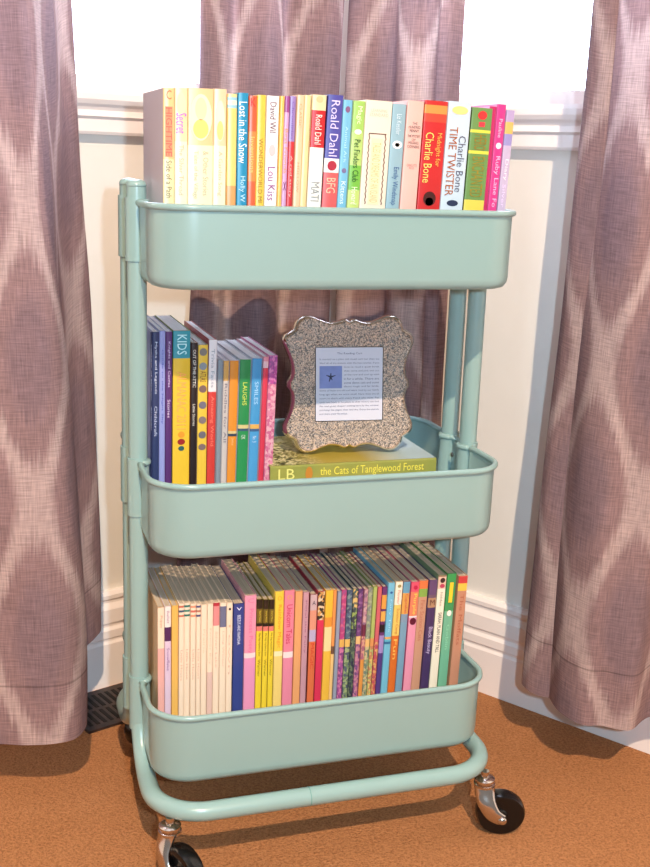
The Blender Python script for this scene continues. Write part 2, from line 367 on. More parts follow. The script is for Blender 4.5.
def make_tray(zr):
    bm = bmesh.new(); zb = zr-HT; loops = []
    # outer wall up, over the lip, inner wall down, with a small foot radius at the bottom
    def ring(a, b_, r, z, off): return [bm.verts.new((x, y, z)) for x, y in tray_outline(a, b_, r, True, off)]
    t_ = .0011; ao, bo = A_-.004, B_-.004
    spec = [(.010, zb, 0), (.005, zb+.0015, 0), (.0015, zb+.006, 0), (.0005, zb+.012, 0), (0, zr-.005, 0),
            (0, zr-.005, t_), (.0015, zb+.012, t_), (.004, zb+.005, t_), (.010, zb+.0022, t_), (.016, zb+.0022, t_)]
    rs = [ring(ao-d-t, bo-d-t, RC-.003-d-t, z, d+t) for d, z, t in spec]
    rs.append([bm.verts.new((v_.co.x, v_.co.y, zb)) for v_ in rs[-1]])
    N_ = len(rs[0])
    for i in range(len(rs)):
        a, b_ = rs[i], rs[(i+1) % len(rs)]
        for k in range(N_): bm.faces.new((a[k], a[(k+1) % N_], b_[(k+1) % N_], b_[k]))
    o = from_bm('tray', bm, TEAL, cart, auto=50)
    # rolled rim
    bm = bmesh.new(); sweep(bm, [(x, y, zr-.0035) for x, y in tray_outline(A_-.0035, B_-.0035, RC-.003)], .0035, 10, closed=True)
    from_bm('rim', bm, TEAL, o, smooth=True)
    # perforated floor: expanded-metal diamonds
    bm = bmesh.new(); p1, p2 = .0072, .0058; ax, by = ao-.018, bo-.018
    def inside(x, y):
        if abs(x) > ax or abs(y) > by: return False
        dx, dy = abs(x)-(ax-.032), abs(y)-(by-.032)
        if dx > 0 and dy > 0 and dx*dx+dy*dy > .029**2: return False
        if abs(x) > ax-.004 and abs(y) < .048: return False
        return True
    cache = {}
    def vv(i, j):
        if (i, j) not in cache: cache[(i, j)] = bm.verts.new((i*p1, j*p2, zb+.0012))
        return cache[(i, j)]
    for i in range(-32, 33):
        for j in range(-30, 31):
            if (i+j) % 2 == 0 and inside(i*p1, j*p2):
                O = [vv(i-1, j), vv(i, j-1), vv(i+1, j), vv(i, j+1)]; I = [bm.verts.new((i*p1+(q.co.x-i*p1)*.72, j*p2+(q.co.y-j*p2)*.72, zb+.0012)) for q in O]
                for k in range(4): bm.faces.new((O[k], O[(k+1) % 4], I[(k+1) % 4], I[k]))
    ex = bmesh.ops.extrude_face_region(bm, geom=bm.faces[:])
    bmesh.ops.translate(bm, verts=[g for g in ex['geom'] if isinstance(g, bmesh.types.BMVert)], vec=(0, 0, -.0008))
    from_bm('mesh_bottom', bm, TEAL, o)
    # post sleeves hooked over the outside of the notch and their screws
    for sx_ in (-1, 1):
        for sy_ in (-1, 1):
            bm = bmesh.new(); a0 = 0 if sx_ > 0 else PI; sp = math.radians(112); prof = []
            for k in range(17): q = a0-sp+2*sp*k/16; prof.append((math.cos(q)*(PR+.0018), math.sin(q)*(PR+.0018)))
            for k in range(16, -1, -1): q = a0-sp+2*sp*k/16; prof.append((math.cos(q)*(PR+.0001), math.sin(q)*(PR+.0001)))
            z0, z1 = zr-.066, zr+.0015
            L0 = [bm.verts.new((sx_*PX+x, sy_*PD+y, z0)) for x, y in prof]; L1 = [bm.verts.new((sx_*PX+x, sy_*PD+y, z1)) for x, y in prof]
            bm.faces.new(L0[::-1]); bm.faces.new(L1); K = len(prof)
            for k in range(K): bm.faces.new((L0[k], L0[(k+1) % K], L1[(k+1) % K], L1[k]))
            from_bm('post_sleeve', bm, TEAL, o, auto=40)
    for sx_ in (-1, 1):
        for z in (zr-.022, zr-.055):
            bm = bmesh.new(); lathe(bm, [(.0032, 0), (.0032, .0008), (.002, .0018), (0, .002)], 14, Matrix.Translation((sx_*(PX-.0068), 0, z)) @ Matrix.Rotation(-sx_*PI/2, 4, 'Y'))
            from_bm('screw', bm, STEEL, o, smooth=True)
    return o
ZR = (.755, .4655, .1973)
for z in ZR: make_tray(z)
ZB, CB, BBQ = .0908, .2105, .1640
for sy_ in (-1, 1):
    key = [(-PX, sy_*PD, .768), (-PX, sy_*PD, ZB), (-PX, sy_*BBQ, ZB), (PX, sy_*BBQ, ZB), (PX, sy_*PD, ZB), (PX, sy_*PD, .768)]
    pts = fillet(key, [0, .064, .058, .058, .064, 0], 12)
    bm = bmesh.new(); sweep(bm, pts, PR, 18)
    f = from_bm('post_frame', bm, TEAL, cart, auto=50)
    for sx_ in (-1, 1):      # rounded caps on the post tops
        bm = bmesh.new(); lathe(bm, [(PR*1.0, 0), (PR*1.04, .002), (PR*.9, .0055), (PR*.5, .0075), (0, .008)], 20, Matrix.Translation((sx_*PX, sy_*PD, .7675)))
        from_bm('post_cap', bm, TEAL, f, smooth=True)
    bm = bmesh.new(); sweep(bm, [(-.032, sy_*BBQ, ZB), (-.0312, sy_*BBQ, ZB)], PR+.0004, 20); from_bm('joint_ring', bm, mat('joint_teal', (96, 150, 142), .5), f)  # darker teal line marking the joint midway along the base tube
def make_caster(x, y, ang):
    c = empty('c', '', '', (0, 0, 0)); del c['label']; del c['category']
    c.name = 'caster'; c.parent = cart; c.location = (x, y, 0); c.rotation_euler = (0, 0, ang); c.scale = (1.12, 1.12, 1)
    # local: trail along +x, arm on the -y side
    bm = bmesh.new(); lathe(bm, [(.004, .0615), (.0105, .0615), (.0118, .063), (.0118, .0655), (.0095, .0668), (.0095, .0682), (.0112, .0692), (.0112, .0715), (.009, .0735), (.0045, .0745), (.0045, .0815)], 28)
    from_bm('swivel_cap', bm, CHROME, c, auto=40)
    path = catmull([(0, -.003, .064), (.0005, -.0065, .054), (.003, -.0115, .043), (.009, -.0140, .032), (.016, -.0145, .0265), (.0205, -.0145, .0245)], 6)
    bm = bmesh.new(); nP = len(path); rads = [1.0-.38*i/(nP-1) for i in range(nP)]
    pv = [Vector(q) for q in path]; rings = []
    for i, q in enumerate(pv):
        T = (pv[min(i+1, nP-1)]-pv[max(i-1, 0)]).normalized(); W_ = Vector((0, 1, 0)); S_ = T.cross(W_).normalized(); W2 = S_.cross(T)
        rings.append([bm.verts.new(q+S_*math.cos(2*PI*k/16)*.0118*rads[i]+W2*math.sin(2*PI*k/16)*.0052*rads[i]) for k in range(16)])
    for i in range(nP-1):
        for k in range(16): bm.faces.new((rings[i][k], rings[i][(k+1) % 16], rings[i+1][(k+1) % 16], rings[i+1][k]))
    bm.faces.new(rings[0]); bm.faces.new(rings[-1])
    lathe(bm, [(.0052, 0), (.0052, .0035), (.0035, .0055), (0, .006)], 18, Matrix.Translation((.0195, -.0145, .0250)) @ Matrix.Rotation(PI/2, 4, 'X'))
    from_bm('fork', bm, CHROME, c, auto=50)
    bm = bmesh.new(); W0 = Matrix.Translation((.0195, -.001, .0272)) @ Matrix.Rotation(PI/2, 4, 'X')
    lathe(bm, [(0, -.0105), (.006, -.0105), (.0075, -.0085), (.017, -.0080), (.0225, -.0095), (.0255, -.0085), (.0272, -.0045), (.0272, .0045), (.0255, .0085), (.0225, .0095), (.017, .0080), (.0075, .0085), (.006, .0105), (0, .0105)], 36, W0)
    from_bm('wheel', bm, RUBBER, c, auto=40)
for x, y, g in ((.199, -.150, -.30), (-.190, -.150, -1.05), (-.190, .150, .6), (.199, .150, .4)): make_caster(x, y, g)

# ------------------------------------------------------------------ books
def make_book(shelf, zb, yf, dep, rec, rnd):
    x, w, h, lean, desc, cov, bands, texts, opt = rec
    dep = opt.get('depth', dep)+rnd.uniform(-.003, .003); yf = opt.get('yf', yf)+rnd.uniform(-.0008, .0012)
    L = math.radians(lean); words = desc
    e = empty('book', f'book with {words}, {dict(top="top tray", middle="middle tray", bottom="bottom tray")[shelf]}', 'book', (x, yf, zb+w*math.sin(L)+.0002), f'books standing on the {shelf} tray')
    e.rotation_euler = (0, L, 0)
    # cover: C-shaped card with rounded spine, spine coloured in bands
    ct = min(.0009, w*.12); rc = min(.0012, w*.25); bulge = min(.0009, w*.05)
    outer = [(0, dep), (0, rc)]+[(rc-rc*math.cos(a), rc-rc*math.sin(a)) for a in (PI/8, PI/4, 3*PI/8)]
    outer += [(rc, 0)]+[(rc+(w-2*rc)*k/6, -bulge*math.sin(PI*k/6)) for k in range(1, 6)]+[(w-rc, 0)]
    outer += [(w-rc+rc*math.sin(a), rc-rc*math.cos(a)) for a in (PI/8, PI/4, 3*PI/8)]+[(w, rc), (w, dep)]
    inner = [(w-ct, dep), (w-ct, rc+ct), (ct, rc+ct), (ct, dep)]
    prof = outer+inner; K = len(prof); nO = len(outer)
    zs = [h]; cols = []
    for fr, c in bands: zs.append(h*(1-fr)); cols.append(c)
    zs[-1] = 0.0
    bm = bmesh.new(); mats = [mat('printed_card', tuple(cov), .35)]; idx = []
    for c in cols:
        mm = busy(*[tuple(q) for q in c[1:]]) if c[0] == 'busy' else mat('printed_card', tuple(c), .35)
        if mm not in mats: mats.append(mm)
        idx.append(mats.index(mm))
    rings = [[bm.verts.new((px_, py_, z)) for px_, py_ in prof] for z in zs]
    for j in range(len(zs)-1):
        for k in range(K):
            k2 = (k+1) % K; f_ = bm.faces.new((rings[j][k], rings[j][k2], rings[j+1][k2], rings[j+1][k]))
            f_.material_index = idx[j] if 1 <= k < nO-2 else 0
    for R_, s_ in ((rings[0], 1), (rings[-1], -1)):
        # end caps as strips: left board, spine, right board
        top = R_
        l_ = [top[0], top[1], top[K-2], top[K-1]]; r_ = [top[nO-2], top[nO-1], top[nO], top[nO+1]]
        bm.faces.new(l_); bm.faces.new(r_); bm.faces.new([top[i] for i in range(1, nO-1)]+[top[nO+1], top[K-2]])
    from_bm('cover', bm, mats, e, auto=45)
    bm = bmesh.new(); pb = ct+.00005
    box(bm, pb, w-pb, rc+ct+.0001, dep-.0006, .0006, h-.0007)
    from_bm('page_block', bm, PAGES[shelf], e)
    for tx in texts:
        if tx[0] in ('oval', 'rect', 'frame'):
            kind, f0, f1, wf, c = tx; zc = h*(1-(f0+f1)/2); hh = h*(f1-f0)/2; ww = w*wf/2; bm = bmesh.new(); y_ = -bulge-.00018-(.00006 if kind == 'rect' else 0)-(.00004 if texts.index(tx) > 0 else 0)
            if kind == 'oval':
                bm.faces.new([bm.verts.new((w/2+ww*math.cos(2*PI*k/24), y_, zc+hh*math.sin(2*PI*k/24))) for k in range(24)])
            elif kind == 'rect':
                bm.faces.new([bm.verts.new((w/2+a*ww, y_, zc+b_*hh)) for a, b_ in ((-1,-1), (1,-1), (1,1), (-1,1))])
            else:
                tw = ww*.12; N2 = 40; zt = zc+hh; zb2 = zc-hh
                for sg in (-1, 1):
                    for k in range(N2):
                        z0_ = zb2+(zt-zb2)*k/N2; z1_ = zb2+(zt-zb2)*(k+1)/N2; wv = math.sin(k*1.9)*tw*.5; wv2 = math.sin((k+1)*1.9)*tw*.5
                        bm.faces.new([bm.verts.new(q) for q in ((w/2+sg*ww+wv-tw/2, y_, z0_), (w/2+sg*ww+wv+tw/2, y_, z0_), (w/2+sg*ww+wv2+tw/2, y_, z1_), (w/2+sg*ww+wv2-tw/2, y_, z1_))])
                bm.faces.new([bm.verts.new((w/2+a*ww, y_, b_)) for a, b_ in ((-1, zt-tw), (1, zt-tw), (1, zt), (-1, zt))])
            bmesh.ops.recalc_face_normals(bm, faces=bm.faces)
            for f_ in bm.faces:
                if f_.normal.y > 0: f_.normal_flip()
            me = bpy.data.meshes.new('emblem'); bm.to_mesh(me); bm.free(); link('spine_emblem', me, mat('printed_ink', tuple(c), .4), e)
        else:
            s_, f0, f1, wf, c = tx[:5]; mode = tx[5] if len(tx) > 5 else ''
            zc = h*(1-(f0+f1)/2); lg = h*(f1-f0); y_ = -bulge-.0004
            xo = w/2+(w*.2 if mode == 'r' else -w*.2 if mode == 'l' else 0)
            if mode == 'blk':
                bm = bmesh.new(); bm.faces.new([bm.verts.new((w/2+a*w*.33, -bulge-.0002, zc+b_*lg*.52)) for a, b_ in ((-1,-1), (1,-1), (1,1), (-1,1))])
                me = bpy.data.meshes.new('block'); bm.to_mesh(me); bm.free(); link('title_block', me, mat('printed_ink', (245, 135, 90), .4), e)
            if mode == 'u':
                me = text_mesh(s_, w*wf, lg); me.transform(Matrix(((1,0,0,xo), (0,0,-1,y_), (0,1,0,zc), (0,0,0,1))))
            else:
                me = text_mesh(s_, lg, w*wf); me.transform(Matrix(((0,1,0,xo), (0,0,-1,y_), (-1,0,0,zc), (0,0,0,1))))
            link('spine_title', me, mat('printed_ink', tuple(c), .4), e)
    return e
def pages(name, c1, c2, rough=.8):
    m = bpy.data.materials.new(name); m.use_nodes = True
    t, n, l, b = nodes(m)
    tcx = n.new('ShaderNodeTexCoord'); mp = n.new('ShaderNodeMapping'); mp.inputs['Scale'].default_value = (2600, 14, 14)
    nz = n.new('ShaderNodeTexNoise'); nz.inputs['Scale'].default_value = 1; nz.inputs['Detail'].default_value = 1
    cr = n.new('ShaderNodeValToRGB'); cr.color_ramp.elements[0].position = .3; cr.color_ramp.elements[0].color = rgb(c2); cr.color_ramp.elements[1].position = .65; cr.color_ramp.elements[1].color = rgb(c1)
    l.new(tcx.outputs['Object'], mp.inputs[0]); l.new(mp.outputs[0], nz.inputs['Vector']); l.new(nz.outputs['Fac'], cr.inputs[0]); l.new(cr.outputs[0], b.inputs['Base Color'])
    b.inputs['Roughness'].default_value = rough
    return m
PAGES = {'top': pages('cream_pages', (244, 230, 205), (222, 205, 178)), 'middle': pages('white_pages', (240, 240, 242), (215, 216, 224)), 'bottom': pages('aged_pages', (205, 188, 165), (170, 152, 132))}
SHELVES = [
('top', 0.6725, -0.112, 0.13, [
  (-0.1885, 0.0112, 0.1931, 0.0, 'cream orange spine with a tall orange red title block', (192, 184, 192), [(0.101, (230, 193, 133)), (0.354, (230, 193, 133)), (1, (234, 218, 164))], [('C', 0.011, 0.056, 0.45, (190, 110, 60), 'u'), ('HIGHTIME', 0.096, 0.337, 0.55, (235, 90, 60), 'blk'), ('Side of a Path', 0.36, 0.551, 0.5, (120, 110, 70))], {}),
  (-0.177, 0.013, 0.1939, 0.0, 'pale cream spine with a magenta picture near its top', (232, 212, 167), [(0.265, (233, 209, 163)), (1, (236, 229, 194))], [('oval', 0.023, 0.135, 0.7, (250, 205, 165)), ('Secret', 0.124, 0.226, 0.8, (225, 90, 200)), ('The Silver Thread', 0.282, 0.536, 0.4, (190, 175, 140))], {}),
  (-0.1637, 0.0261, 0.1944, 0.0, 'wide cream spine with a large oval picture above its title', (232, 212, 167), [(0.283, (231, 194, 141)), (1, (236, 228, 189))], [('oval', 0.028, 0.26, 0.86, (253, 228, 185)), ('oval', 0.045, 0.158, 0.45, (250, 205, 160)), ('oval', 0.153, 0.249, 0.6, (247, 215, 105)), ('Tales of the Village', 0.311, 0.554, 0.22, (195, 180, 140), 'l'), ('& Other Stories', 0.311, 0.537, 0.22, (195, 180, 140), 'r')], {}),
  (-0.1373, 0.0133, 0.1949, 0.0, 'narrow cream spine with small standing figures near its top', (232, 212, 167), [(0.283, (231, 198, 158)), (1, (236, 228, 192))], [('oval', 0.057, 0.261, 0.7, (253, 232, 190)), ('oval', 0.159, 0.255, 0.5, (246, 200, 120)), ('A Garden Song', 0.312, 0.538, 0.4, (195, 180, 140))], {}),
  (-0.1235, 0.01, 0.1907, 0.0, 'yellow spine with white bars, left of the bright blue one', (230, 202, 125), [(0.017, (231, 211, 143)), (0.033, (147, 195, 207)), (0.056, (233, 225, 193)), (0.072, (147, 195, 207)), (0.473, (232, 201, 117)), (1, (224, 157, 97))], [], {}),
  (-0.1129, 0.011, 0.1922, 0.0, 'bright blue spine lettered Lost in the Snow', (29, 110, 150), [(1, (36, 137, 177))], [('Lost in the Snow', 0.045, 0.359, 0.75, (235, 245, 250)), ('Holly W', 0.426, 0.56, 0.6, (190, 230, 245))], {}),
  (-0.1013, 0.0084, 0.1898, 0.0, 'orange red spine next to the yellow one', (218, 117, 68), [(0.183, (212, 94, 58)), (0.444, (221, 135, 70)), (1, (214, 99, 63))], [('K', 0.011, 0.055, 0.6, (200, 40, 30), 'u'), ('Inventions', 0.211, 0.399, 0.5, (250, 200, 110))], {}),
  (-0.0927, 0.0091, 0.1912, 0.12, 'golden yellow spine with brown capitals low down', (228, 184, 74), [(1, (230, 192, 75))], [('WONDERWORLD MI', 0.223, 0.558, 0.5, (160, 120, 30))], {}),
  (-0.0835, 0.0131, 0.1908, 0.38, 'white spine with handwritten lettering', (234, 230, 222), [(1, (236, 233, 227))], [('David Wil', 0.033, 0.189, 0.5, (110, 60, 80)), ('oval', 0.251, 0.312, 0.55, (240, 190, 190)), ('Lou Kiss', 0.368, 0.546, 0.6, (150, 60, 140))], {}),
  (-0.0704, 0.0046, 0.1912, 0.59, 'very thin amber spine right of the white handwritten one', (228, 179, 82), [(1, (228, 185, 91))], [], {}),
  (-0.0657, 0.0051, 0.1914, 0.7, 'thin lilac spine with orange lettering', (198, 153, 190), [(0.084, (152, 71, 136)), (1, (198, 153, 194))], [('Best Friends', 0.168, 0.402, 0.6, (245, 150, 90)), ('x', 0.447, 0.492, 0.6, (120, 30, 90), 'u')], {}),
  (-0.0605, 0.0065, 0.1917, 0.84, 'thin spine, purple above and red below', (187, 54, 62), [(0.235, (149, 124, 181)), (1, (198, 54, 58))], [('Chronicles', 0.028, 0.224, 0.4, (120, 90, 170)), ('A red story', 0.308, 0.531, 0.4, (250, 200, 190))], {}),
  (-0.0539, 0.0075, 0.1931, 1.01, 'peach spine beside the thin red and purple one', (230, 194, 157), [(1, (231, 194, 157))], [('CLASSIC', 0.045, 0.169, 0.4, (215, 160, 110)), ('HOLLOW', 0.349, 0.506, 0.3, (200, 150, 110))], {}),
  (-0.0463, 0.0069, 0.1934, 1.17, 'plain pale apricot spine left of the white and red one', (231, 203, 150), [(1, (233, 205, 150))], [], {}),
  (-0.0391, 0.0153, 0.194, 1.43, 'white spine with a red block and small art on top', (228, 212, 175), [(0.079, (229, 209, 163)), (0.271, (190, 40, 44)), (1, (237, 235, 224))], [('oval', 0.006, 0.04, 0.5, (200, 190, 140)), ('Roald Dahl', 0.102, 0.254, 0.45, (250, 235, 225)), ('MATI', 0.451, 0.553, 0.6, (150, 150, 150))], {}),
  (-0.0233, 0.0167, 0.1948, 1.7, 'violet spine with a white badge above a coral foot', (34, 34, 78), [(0.328, (81, 77, 154)), (0.402, (232, 226, 226)), (1, (212, 95, 95))], [('Roald Dahl', 0.028, 0.317, 0.55, (215, 205, 240)), ('oval', 0.34, 0.391, 0.6, (170, 40, 60)), ('BFG', 0.43, 0.51, 0.6, (250, 190, 160))], {}),
  (-0.0058, 0.0102, 0.1906, 1.7, 'sky blue spine right of the violet one', (111, 176, 208), [(1, (116, 181, 211))], [('oval', 0.033, 0.067, 0.5, (130, 90, 130)), ('Animal Ark', 0.139, 0.334, 0.3, (180, 225, 245)), ('oval', 0.362, 0.389, 0.5, (120, 110, 150)), ('Kittens', 0.434, 0.556, 0.5, (235, 245, 250))], {}),
  (0.0051, 0.0132, 0.1901, 1.7, 'lime green spine lettered Pet Finders Club', (194, 210, 174), [(0.167, (158, 198, 97)), (0.344, (176, 204, 115)), (0.478, (118, 183, 70)), (1, (189, 209, 116))], [('Magic', 0.028, 0.122, 0.5, (240, 250, 210)), ('oval', 0.15, 0.178, 0.6, (250, 250, 230)), ('Pet Finders Club', 0.205, 0.433, 0.5, (20, 70, 20)), ('Howard', 0.461, 0.555, 0.5, (240, 250, 220))], {}),
  (0.019, 0.0296, 0.1912, 1.7, 'widest cream spine with an ornate vine border', (233, 215, 192), [(1, (236, 220, 199))], [('LEARNING', 0.045, 0.061, 0.6, (205, 185, 160), 'u'), ('STANDARD', 0.067, 0.084, 0.7, (205, 185, 160), 'u'), ('frame', 0.173, 0.558, 0.62, (110, 75, 60)), ('rect', 0.201, 0.558, 0.42, (252, 222, 180)), ('TALES AND DREAMS OF AN ISLAND', 0.223, 0.547, 0.3, (225, 185, 130))], {}),
  (0.0493, 0.0154, 0.1892, 1.7, 'grey blue spine with a white round badge', (136, 172, 184), [(1, (145, 177, 189))], [('Liz Kessler', 0.055, 0.166, 0.35, (215, 230, 235)), ('oval', 0.199, 0.243, 0.7, (250, 250, 250)), ('oval', 0.21, 0.232, 0.35, (30, 30, 40)), ('Emily Windsnap', 0.343, 0.553, 0.5, (60, 90, 140))], {}),
  (0.0654, 0.0189, 0.193, 1.7, 'salmon pink spine with small centred black capitals', (224, 167, 159), [(1, (229, 181, 169))], [('THE', 0.112, 0.126, 0.3, (60, 40, 40), 'u'), ('HUNDRED', 0.132, 0.146, 0.7, (60, 40, 40), 'u'), ('PENNY', 0.152, 0.166, 0.55, (60, 40, 40), 'u'), ('THE MYSTERY', 0.18, 0.194, 0.75, (60, 40, 40), 'u'), ('OF', 0.2, 0.211, 0.25, (60, 40, 40), 'u'), ('MISSING', 0.216, 0.23, 0.6, (60, 40, 40), 'u'), ('CORNERS', 0.236, 0.25, 0.7, (60, 40, 40), 'u'), ('CHARLOTTE', 0.337, 0.351, 0.6, (170, 110, 100), 'u'), ('MOSS', 0.354, 0.365, 0.3, (170, 110, 100), 'u')], {}),
  (0.0852, 0.0267, 0.1941, 1.7, 'wide red spine with gold lettering and a dark haired head', (172, 30, 35), [(0.023, (194, 45, 41)), (0.068, (222, 144, 71)), (0.113, (203, 72, 52)), (1, (195, 43, 43))], [('Charlie Bone', 0.169, 0.44, 0.36, (250, 215, 110), 'l'), ('Midnight for', 0.169, 0.35, 0.26, (250, 180, 80), 'r'), ('oval', 0.486, 0.565, 0.55, (70, 25, 20)), ('oval', 0.519, 0.565, 0.35, (240, 170, 130))], {}),
  (0.1125, 0.0267, 0.1944, 1.7, 'pale ice blue spine with overlapping brown and grey lettering', (190, 206, 218), [(1, (195, 211, 223))], [('oval', 0.023, 0.068, 0.7, (250, 215, 130)), ('Charlie Bone', 0.181, 0.486, 0.32, (90, 90, 110), 'r'), ('TIME TWISTER', 0.136, 0.509, 0.36, (165, 90, 35), 'l'), ('oval', 0.531, 0.565, 0.5, (40, 50, 80))], {}),
  (0.1403, 0.0243, 0.1894, 1.7, 'olive green spine with yellow bands, shorter than its neighbours', (53, 65, 41), [(0.122, (106, 143, 78)), (0.138, (218, 210, 76)), (0.238, (106, 143, 78)), (0.255, (218, 210, 76)), (0.515, (106, 143, 78)), (1, (221, 201, 84))], [('oval', 0.017, 0.066, 0.45, (215, 50, 50)), ('rect', 0.078, 0.105, 0.3, (225, 60, 70)), ('HERO', 0.149, 0.233, 0.6, (150, 120, 40)), ('ENCHANTED', 0.271, 0.498, 0.6, (150, 130, 40))], {}),
  (0.1654, 0.0078, 0.1922, 1.7, 'deep crimson pink spine squeezed beside the green one', (218, 145, 186), [(1, (190, 37, 97))], [], {'yf': -0.104}),
  (0.1739, 0.0109, 0.1948, 1.7, 'hot pink spine with white lettering', (221, 128, 176), [(1, (212, 56, 133))], [('Pauline', 0.079, 0.181, 0.4, (252, 200, 225)), ('oval', 0.209, 0.243, 0.6, (252, 225, 240)), ('Ruby Lane Fo', 0.283, 0.566, 0.6, (252, 190, 225))], {'yf': -0.104}),
  (0.1856, 0.0099, 0.1891, 1.7, 'lavender spine with an orange square, last at the right end', (173, 157, 197), [(0.066, (177, 157, 197)), (0.133, (226, 179, 99)), (0.199, (150, 142, 195)), (1, (191, 175, 203))], [('Diary', 0.277, 0.398, 0.5, (250, 235, 240)), ('Silver', 0.42, 0.553, 0.4, (225, 205, 235))], {'yf': -0.104}),
]),
('middle', 0.3835, -0.022, 0.13, [
  (-0.1885, 0.0015, 0.226, 0.3, 'dark navy spine at the far left beside the post', (143, 155, 196), [(1, (28, 34, 73))], [('Secrets of Droon', 0.063, 0.344, 0.4, (215, 220, 240)), ('Animals', 0.376, 0.501, 0.4, (200, 210, 235))], {'depth': 0.13}),
  (-0.1866, 0.0078, 0.2259, 0.3, 'slate navy spine, second from the left', (143, 155, 196), [(1, (44, 56, 97))], [('Myths and Legends', 0.05, 0.313, 0.4, (205, 215, 240)), ('Childcraft', 0.376, 0.532, 0.4, (190, 200, 230))], {'depth': 0.13}),
  (-0.1786, 0.0067, 0.2269, 0.3, 'periwinkle spine between slate navy and purple', (157, 169, 206), [(1, (143, 151, 209))], [('Guide to the Night Sky', 0.094, 0.471, 0.35, (70, 80, 170))], {'depth': 0.13}),
  (-0.1714, 0.0076, 0.2257, 0.3, 'deep purple spine beside the yellow almanac', (156, 160, 197), [(1, (83, 44, 106))], [('Knights and Castles', 0.05, 0.281, 0.4, (220, 200, 240)), ('Stories', 0.344, 0.438, 0.4, (230, 210, 240))], {'depth': 0.13}),
  (-0.163, 0.0197, 0.2266, 0.3, 'fat yellow almanac with a turquoise top', (114, 139, 74), [(0.138, (49, 146, 162)), (1, (228, 188, 54))], [('KIDS', 0.019, 0.119, 0.55, (190, 235, 240)), ('ALMANAC 2011', 0.207, 0.502, 0.55, (250, 170, 90)), ('oval', 0.514, 0.546, 0.4, (235, 150, 40)), ('oval', 0.552, 0.583, 0.45, (150, 30, 30)), ('oval', 0.589, 0.615, 0.35, (40, 90, 90))], {'depth': 0.13}),
  (-0.1426, 0.0076, 0.2127, 0.3, 'black spine with white capitals beside the almanac', (150, 61, 61), [(1, (37, 27, 28))], [('OUT OF THE ATTIC', 0.036, 0.241, 0.45, (235, 230, 220)), ('Little Stories', 0.332, 0.452, 0.4, (225, 220, 210))], {'depth': 0.14}),
  (-0.1344, 0.0111, 0.2103, 0.33, 'yellow spine patterned with grey round badges', (188, 188, 180), [(1, (225, 188, 66))], [('oval', 0.018, 0.06, 0.8, (120, 115, 110)), ('oval', 0.096, 0.138, 0.8, (130, 140, 150)), ('ATLAS', 0.144, 0.203, 0.6, (120, 70, 30)), ('oval', 0.221, 0.263, 0.8, (120, 95, 90)), ('oval', 0.311, 0.353, 0.8, (110, 105, 120)), ('oval', 0.395, 0.437, 0.8, (125, 110, 110)), ('oval', 0.479, 0.52, 0.8, (105, 100, 110)), ('oval', 0.55, 0.586, 0.8, (120, 100, 100))], {'depth': 0.14}),
  (-0.1227, 0.0095, 0.2159, 0.5, 'tall spine, white above and red below', (179, 62, 66), [(0.28, (225, 221, 225)), (1, (202, 61, 55))], [('Trivia Facts', 0.049, 0.256, 0.4, (150, 160, 170)), ('Amazing World', 0.304, 0.578, 0.5, (245, 130, 110))], {'depth': 0.15}),
  (-0.1124, 0.0057, 0.1927, 0.63, 'thin silver grey spine right of the red one', (203, 211, 223), [(1, (128, 141, 153))], [], {'depth': 0.14}),
  (-0.106, 0.0064, 0.1914, 0.74, 'thin tan spine left of the orange one', (212, 214, 224), [(0.123, (202, 156, 87)), (1, (196, 188, 184))], [('Riddles for All', 0.14, 0.503, 0.5, (120, 110, 120))], {'depth': 0.14}),
  (-0.0989, 0.0103, 0.1912, 0.88, 'orange spine with a small banded picture low down', (212, 214, 224), [(0.435, (219, 139, 46)), (0.452, (212, 188, 132)), (0.469, (58, 66, 82)), (1, (219, 139, 46))], [('Joke', 0.48, 0.524, 0.3, (250, 210, 150))], {'depth': 0.14}),
  (-0.0875, 0.0128, 0.1921, 1.07, 'emerald green spine with pale lettering', (212, 216, 224), [(0.403, (38, 135, 75)), (0.426, (209, 192, 132)), (0.442, (60, 84, 108)), (1, (43, 140, 79))], [('LAUGHS', 0.14, 0.28, 0.4, (215, 225, 90)), ('OK', 0.465, 0.493, 0.4, (220, 240, 220))], {'depth': 0.14}),
  (-0.0736, 0.0114, 0.193, 1.27, 'azure blue spine beside the emerald green one', (212, 216, 228), [(0.405, (67, 147, 200)), (0.433, (219, 170, 89)), (0.45, (61, 93, 134)), (1, (75, 152, 205))], [('SMILES', 0.141, 0.281, 0.4, (170, 215, 245)), ('No. 3', 0.478, 0.517, 0.4, (205, 230, 250))], {'depth': 0.14}),
  (-0.0612, 0.0061, 0.1951, 1.4, 'narrow crimson spine left of the pink speckled one', (221, 181, 193), [(0.028, (217, 136, 152)), (0.068, (226, 185, 194)), (1, (204, 55, 79))], [], {'depth': 0.14}),
  (-0.0543, 0.0103, 0.1961, 1.4, 'pink speckled spine at the right end of the standing row', (212, 127, 176), [(0.171, ('busy', (175, 73, 145), (202, 117, 170), (141, 69, 135))), (1, ('busy', (209, 133, 159), (220, 167, 180), (194, 99, 138)))], [], {'depth': 0.14}),
]),
('bottom', 0.1155, -0.074, 0.13, [
  (-0.1885, 0.0078, 0.1854, 0.0, 'peach pink spine at the far left end', (188, 151, 111), [(0.272, (234, 209, 184)), (1, (225, 167, 159))], [('Puppy', 0.054, 0.136, 0.4, (200, 150, 120))], {}),
  (-0.1804, 0.0073, 0.1858, 0.0, 'white spine with a purple block, second from the left', (219, 203, 207), [(0.136, (231, 219, 213)), (0.229, (76, 36, 84)), (1, (212, 189, 210))], [('Ballet', 0.027, 0.109, 0.4, (170, 130, 150)), ('Snowflake', 0.273, 0.425, 0.4, (130, 80, 140))], {}),
